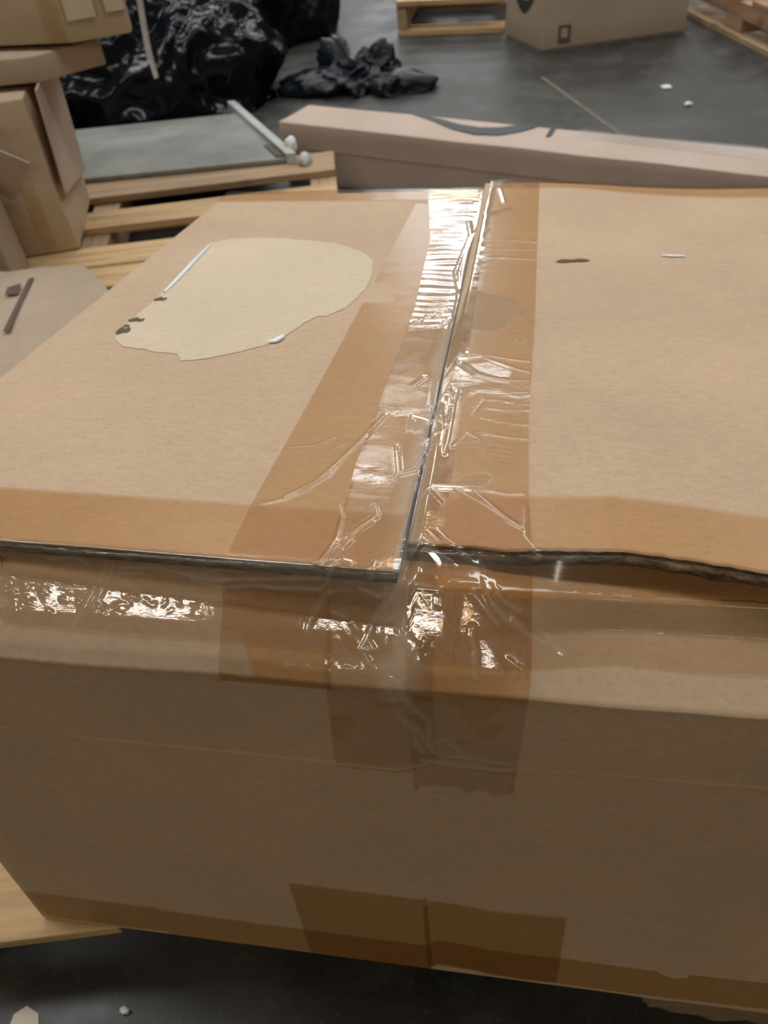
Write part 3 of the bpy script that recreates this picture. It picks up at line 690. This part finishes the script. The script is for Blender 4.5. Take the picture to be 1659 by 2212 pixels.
sc_ = thing('brown_carton', 'small dark brown carton in front of the battered tan carton', 'box', (-1.372, 1.925, 0.152), math.radians(17))
carton_body('body', [(-0.26, -0.19), (0, -0.19), (0, -0.03), (-0.26, -0.03)], 0, 0.245, M_card4, sc_, 0.004, 4)
quad('tape_patch', [(-0.25, -0.1935, 0.05), (-0.01, -0.1935, 0.05), (-0.01, -0.1935, 0.09), (-0.25, -0.1935, 0.09)], M_tape4, sc_, 0.001)
ty = thing('carton_tray', 'shallow brown carton tray under the taped upper carton', 'box', (-1.21, 2.10, 0.572), math.radians(8))
carton_body('body', [(-0.62, -0.06), (-0.02, -0.06), (0.13, 0.03), (-0.04, 0.36), (-0.62, 0.36)], 0, 0.06, M_card4, ty, 0.004, 3)
uc = thing('upper_carton', 'taped tan carton with pale paper labels on top of the stack', 'box', (-1.12, 2.07, 0.645), 0.0)
carton_body('body', [(-0.66, 0.02), (0, 0), (0.14, 0.06), (-0.08, 0.42), (-0.66, 0.42)], 0, 0.42, M_card3, uc, 0.004, 4, 0.012)
dv = Vector((0.14, 0.06)); dn = Vector((dv.y, -dv.x)).normalized()
def onr(t, z, k=0.004): q = dv*t+dn*k; return (q.x, q.y, z)
quad('paper_label', [onr(0.05, 0.05), onr(0.50, 0.05), onr(0.50, 0.40), onr(0.05, 0.40)], M_label, uc, 0.001)
quad('paper_label', [onr(0.66, 0.055), onr(0.96, 0.055), onr(0.96, 0.40), onr(0.66, 0.40)], M_label, uc, 0.001)
quad('clear_tape', [(-0.055, -0.0035, 0.005), (-0.004, -0.005, 0.005), (-0.004, -0.005, 0.41), (-0.055, -0.0035, 0.41)], M_tape4, uc, 0.001)

# crushed carton, left
cc = thing('crushed_carton', 'crushed grey-brown carton with printed square and line of text', 'box', (-1.25, 1.30, 0), math.radians(10))
carton_body('body', [(-0.40, -0.10), (0.27, -0.12), (0.34, 0.20), (0.26, 0.32), (-0.40, 0.34)], 0, 0.295, M_card4, cc, 0.022, 6, 0.03)
for nm, pts, mm in (('square_symbol_print', [(0.108, 0.212), (0.112, 0.178), (0.143, 0.178), (0.137, 0.222)], M_ink2), ('text_line_print', [(0.150, 0.243), (0.150, 0.03), (0.164, 0.03), (0.162, 0.243)], M_ink2)):
    top = cc.children[0]
    me = top.data; zz = []
    for x, y in pts:
        near = sorted((v.co for v in me.vertices if v.co.z > 0.2), key=lambda c: (c.x-x)**2+(c.y-y)**2)[:3]; zz.append(max(c.z for c in near))
    quad(nm, [(x, y, z+0.003) for (x, y), z in zip(pts, zz)], mm, cc, 0.001)

# ------------------------------------------------------------------ grey board, bags, scraps
A_, B_, D_ = Vector((-0.735, 2.515, 0.154)), Vector((-1.174, 3.276, 0.05)), Vector((-1.385, 2.40, 0.154))
gp = thing('grey_board', 'scuffed grey board with a pale raised rim behind the slatted pallet', 'board', (A_.x, A_.y, 0), 0)
def gpv(s, t, h): # s along the rim, t away from it
    e1 = B_-A_; e2 = D_-A_; n = e2.cross(e1).normalized(); n = n if n.z > 0 else -n
    return A_+e1*s+e2*t+n*h-Vector((A_.x, A_.y, 0))
def slab(name, s0, s1, t0, t1, h0, h1, m):
    v = [tuple(gpv(s, t, h)) for h in (h0, h1) for (s, t) in ((s0, t0), (s1, t0), (s1, t1), (s0, t1))]
    return obj(name, v, BOXF, m, gp)
slab('sheet', 0, 0.80, 0.03, 1.16, 0.0, 0.012, M_panel)
slab('rim', -0.01, 0.97, 0.0, 0.045, -0.004, 0.028, M_grey)
slab('rim_groove', 0.02, 0.20, 0.046, 0.085, 0.0125, 0.017, M_ink2)
def blob(name, c, r, m, parent, amp=0.15, seed=0, sub=3):
    bm = bmesh.new(); bmesh.ops.create_icosphere(bm, subdivisions=sub, radius=1)
    for v in bm.verts:
        k = 1+amp*noise.noise(v.co*1.7+Vector((seed, 0, 0))); v.co = Vector((v.co.x*r[0]*k+c[0], v.co.y*r[1]*k+c[1], v.co.z*r[2]*k+c[2]))
    me = bpy.data.meshes.new(name); bm.to_mesh(me); bm.free(); me.materials.append(m); me.polygons.foreach_set('use_smooth', [True]*len(me.polygons))
    o = bpy.data.objects.new(name, me); C.objects.link(o); o.parent = parent; return o
k = gpv(0.10, -0.015, 0.03); blob('catch', tuple(k), (0.022, 0.022, 0.025), M_white, gp, 0.3, 3)
k = gpv(-0.01, -0.04, 0.005); blob('foot', tuple(k), (0.02, 0.03, 0.02), M_grey, gp, 0.3, 5)

def crumpled(name, label, cat, base, lumps, m, seed, crease=0.06, sub=6, freq=2.6):
    """a crumpled plastic bag: one closed skin wrapped over several lumps, flat on the floor"""
    cs = [(Vector(c), Vector(r)) for c, r in lumps]
    bm = bmesh.new(); bmesh.ops.create_icosphere(bm, subdivisions=sub, radius=1)
    cen = sum((c for c, r in cs), Vector())/len(cs); cen.z = 0.03
    for v in bm.verts:
        d = v.co.normalized(); best = 0.0
        for c, r in cs:      # farthest hit of the ray from the centre with each ellipsoid
            o = cen-c; A = sum((d[i]/r[i])**2 for i in range(3)); B = sum(d[i]*o[i]/r[i]**2 for i in range(3)); Cc = sum((o[i]/r[i])**2 for i in range(3))-1
            q = B*B-A*Cc
            if q > 0: best = max(best, (-B+math.sqrt(q))/A)
        best = max(best, 0.05)
        p = cen+d*best
        w = Vector((seed, seed*2, 0)); n1 = noise.noise(p*freq*2+w); n2 = noise.noise(p*freq*5+w); n3 = noise.noise(p*freq*11+w)
        rid = (1-abs(n1)*2)*1.2+(1-abs(n2)*2)*0.36+(1-abs(n3)*2)*0.05
        p += d*crease*(rid-1.0)
        if p.z < 0.002: p.z = 0.002
        v.co = p-Vector(base)
    me = bpy.data.meshes.new(name); bm.to_mesh(me); bm.free(); me.materials.append(m); me.polygons.foreach_set('use_smooth', [True]*len(me.polygons))
    o = bpy.data.objects.new(name, me); C.objects.link(o); o.location = base
    return tag(o, label, cat)
b1 = crumpled('bin_bag', 'large shiny black plastic bag slumped beside the stacked cartons', 'bag', (-1.65, 3.45, 0),
    [((-1.68, 3.50, 0.10), (0.50, 0.42, 0.34)), ((-1.40, 3.52, 0.10), (0.38, 0.32, 0.28)), ((-1.95, 3.42, 0.10), (0.42, 0.38, 0.27)), ((-1.38, 3.42, 0.05), (0.30, 0.20, 0.12))], M_bag, 3)
b2 = crumpled('bin_bag', 'black plastic bag heaped behind the large shiny bag', 'bag', (-1.7, 4.30, 0),
    [((-1.75, 4.40, 0.15), (0.55, 0.34, 0.50)), ((-1.40, 4.33, 0.12), (0.44, 0.34, 0.40))], M_bag, 11)
b3 = crumpled('plastic_wrap', 'small limp crumple of black plastic with raised lobes on the concrete', 'bag', (-0.72, 3.6, 0),
    [((-0.88, 3.58, 0.02), (0.20, 0.12, 0.05)), ((-0.72, 3.60, 0.02), (0.22, 0.14, 0.06)), ((-0.57, 3.55, 0.02), (0.17, 0.10, 0.05)), ((-0.66, 3.66, 0.05), (0.09, 0.07, 0.10)), ((-0.84, 3.72, 0.06), (0.07, 0.06, 0.10))], M_bag2, 21, 0.045, 6, 5)
sp = obj('plastic_strip', [(-1.50, 3.36, 0.40), (-1.475, 3.355, 0.41), (-1.41, 3.17, 0.31), (-1.43, 3.165, 0.30), (-1.56, 3.52, 0.49), (-1.535, 3.52, 0.50), (-1.36, 3.06, 0.24), (-1.375, 3.055, 0.235)],
    [(0, 1, 2, 3), (4, 5, 1, 0), (3, 2, 6, 7)], M_strap); tag(sp, 'pale thin plastic strip lying across the large black bag', 'strip')
md = sp.modifiers.new('thick', 'SOLIDIFY'); md.thickness = 0.004
def scrap(name, label, cat, loc, r, m, seed, flat=0.35):
    o = blob(name, (0, 0, r*flat), (r, r*0.8, r*flat), m, None, 0.6, seed, 3); o.location = loc; tag(o, label, cat); return o
scrap('paper_scrap', 'white oval paper scrap on the concrete near the upright carton', 'scrap', (0.496, 3.445, 0), 0.020, M_white, 1, 0.2)
scrap('foam_crumb', 'round white crumb on the concrete past the long carton', 'scrap', (0.560, 3.266, 0), 0.013, M_white, 2, 0.5)
scrap('foam_bead', 'tiny white bead on the dark floor below the huge box', 'scrap', (-0.492, 0.298-0.09, 0), 0.006, M_white, 4, 0.8)
ch = prism('paint_chip', [(-0.645, 0.150), (-0.615, 0.135), (-0.598, 0.160), (-0.606, 0.178), (-0.612, 0.190), (-0.632, 0.197), (-0.646, 0.185)], 0.0, 0.0015, M_paint); tag(ch, 'flat cream chip on the dark floor in front of the pallet', 'scrap')
j = prism('trim_1', [(0.02, 3.606), (0.034, 3.612), (0.40, 2.85), (0.386, 2.845)], 0.0, 0.0015, M_joint); tag(j, 'yellowed joint line in the concrete', None, None, 'structure')
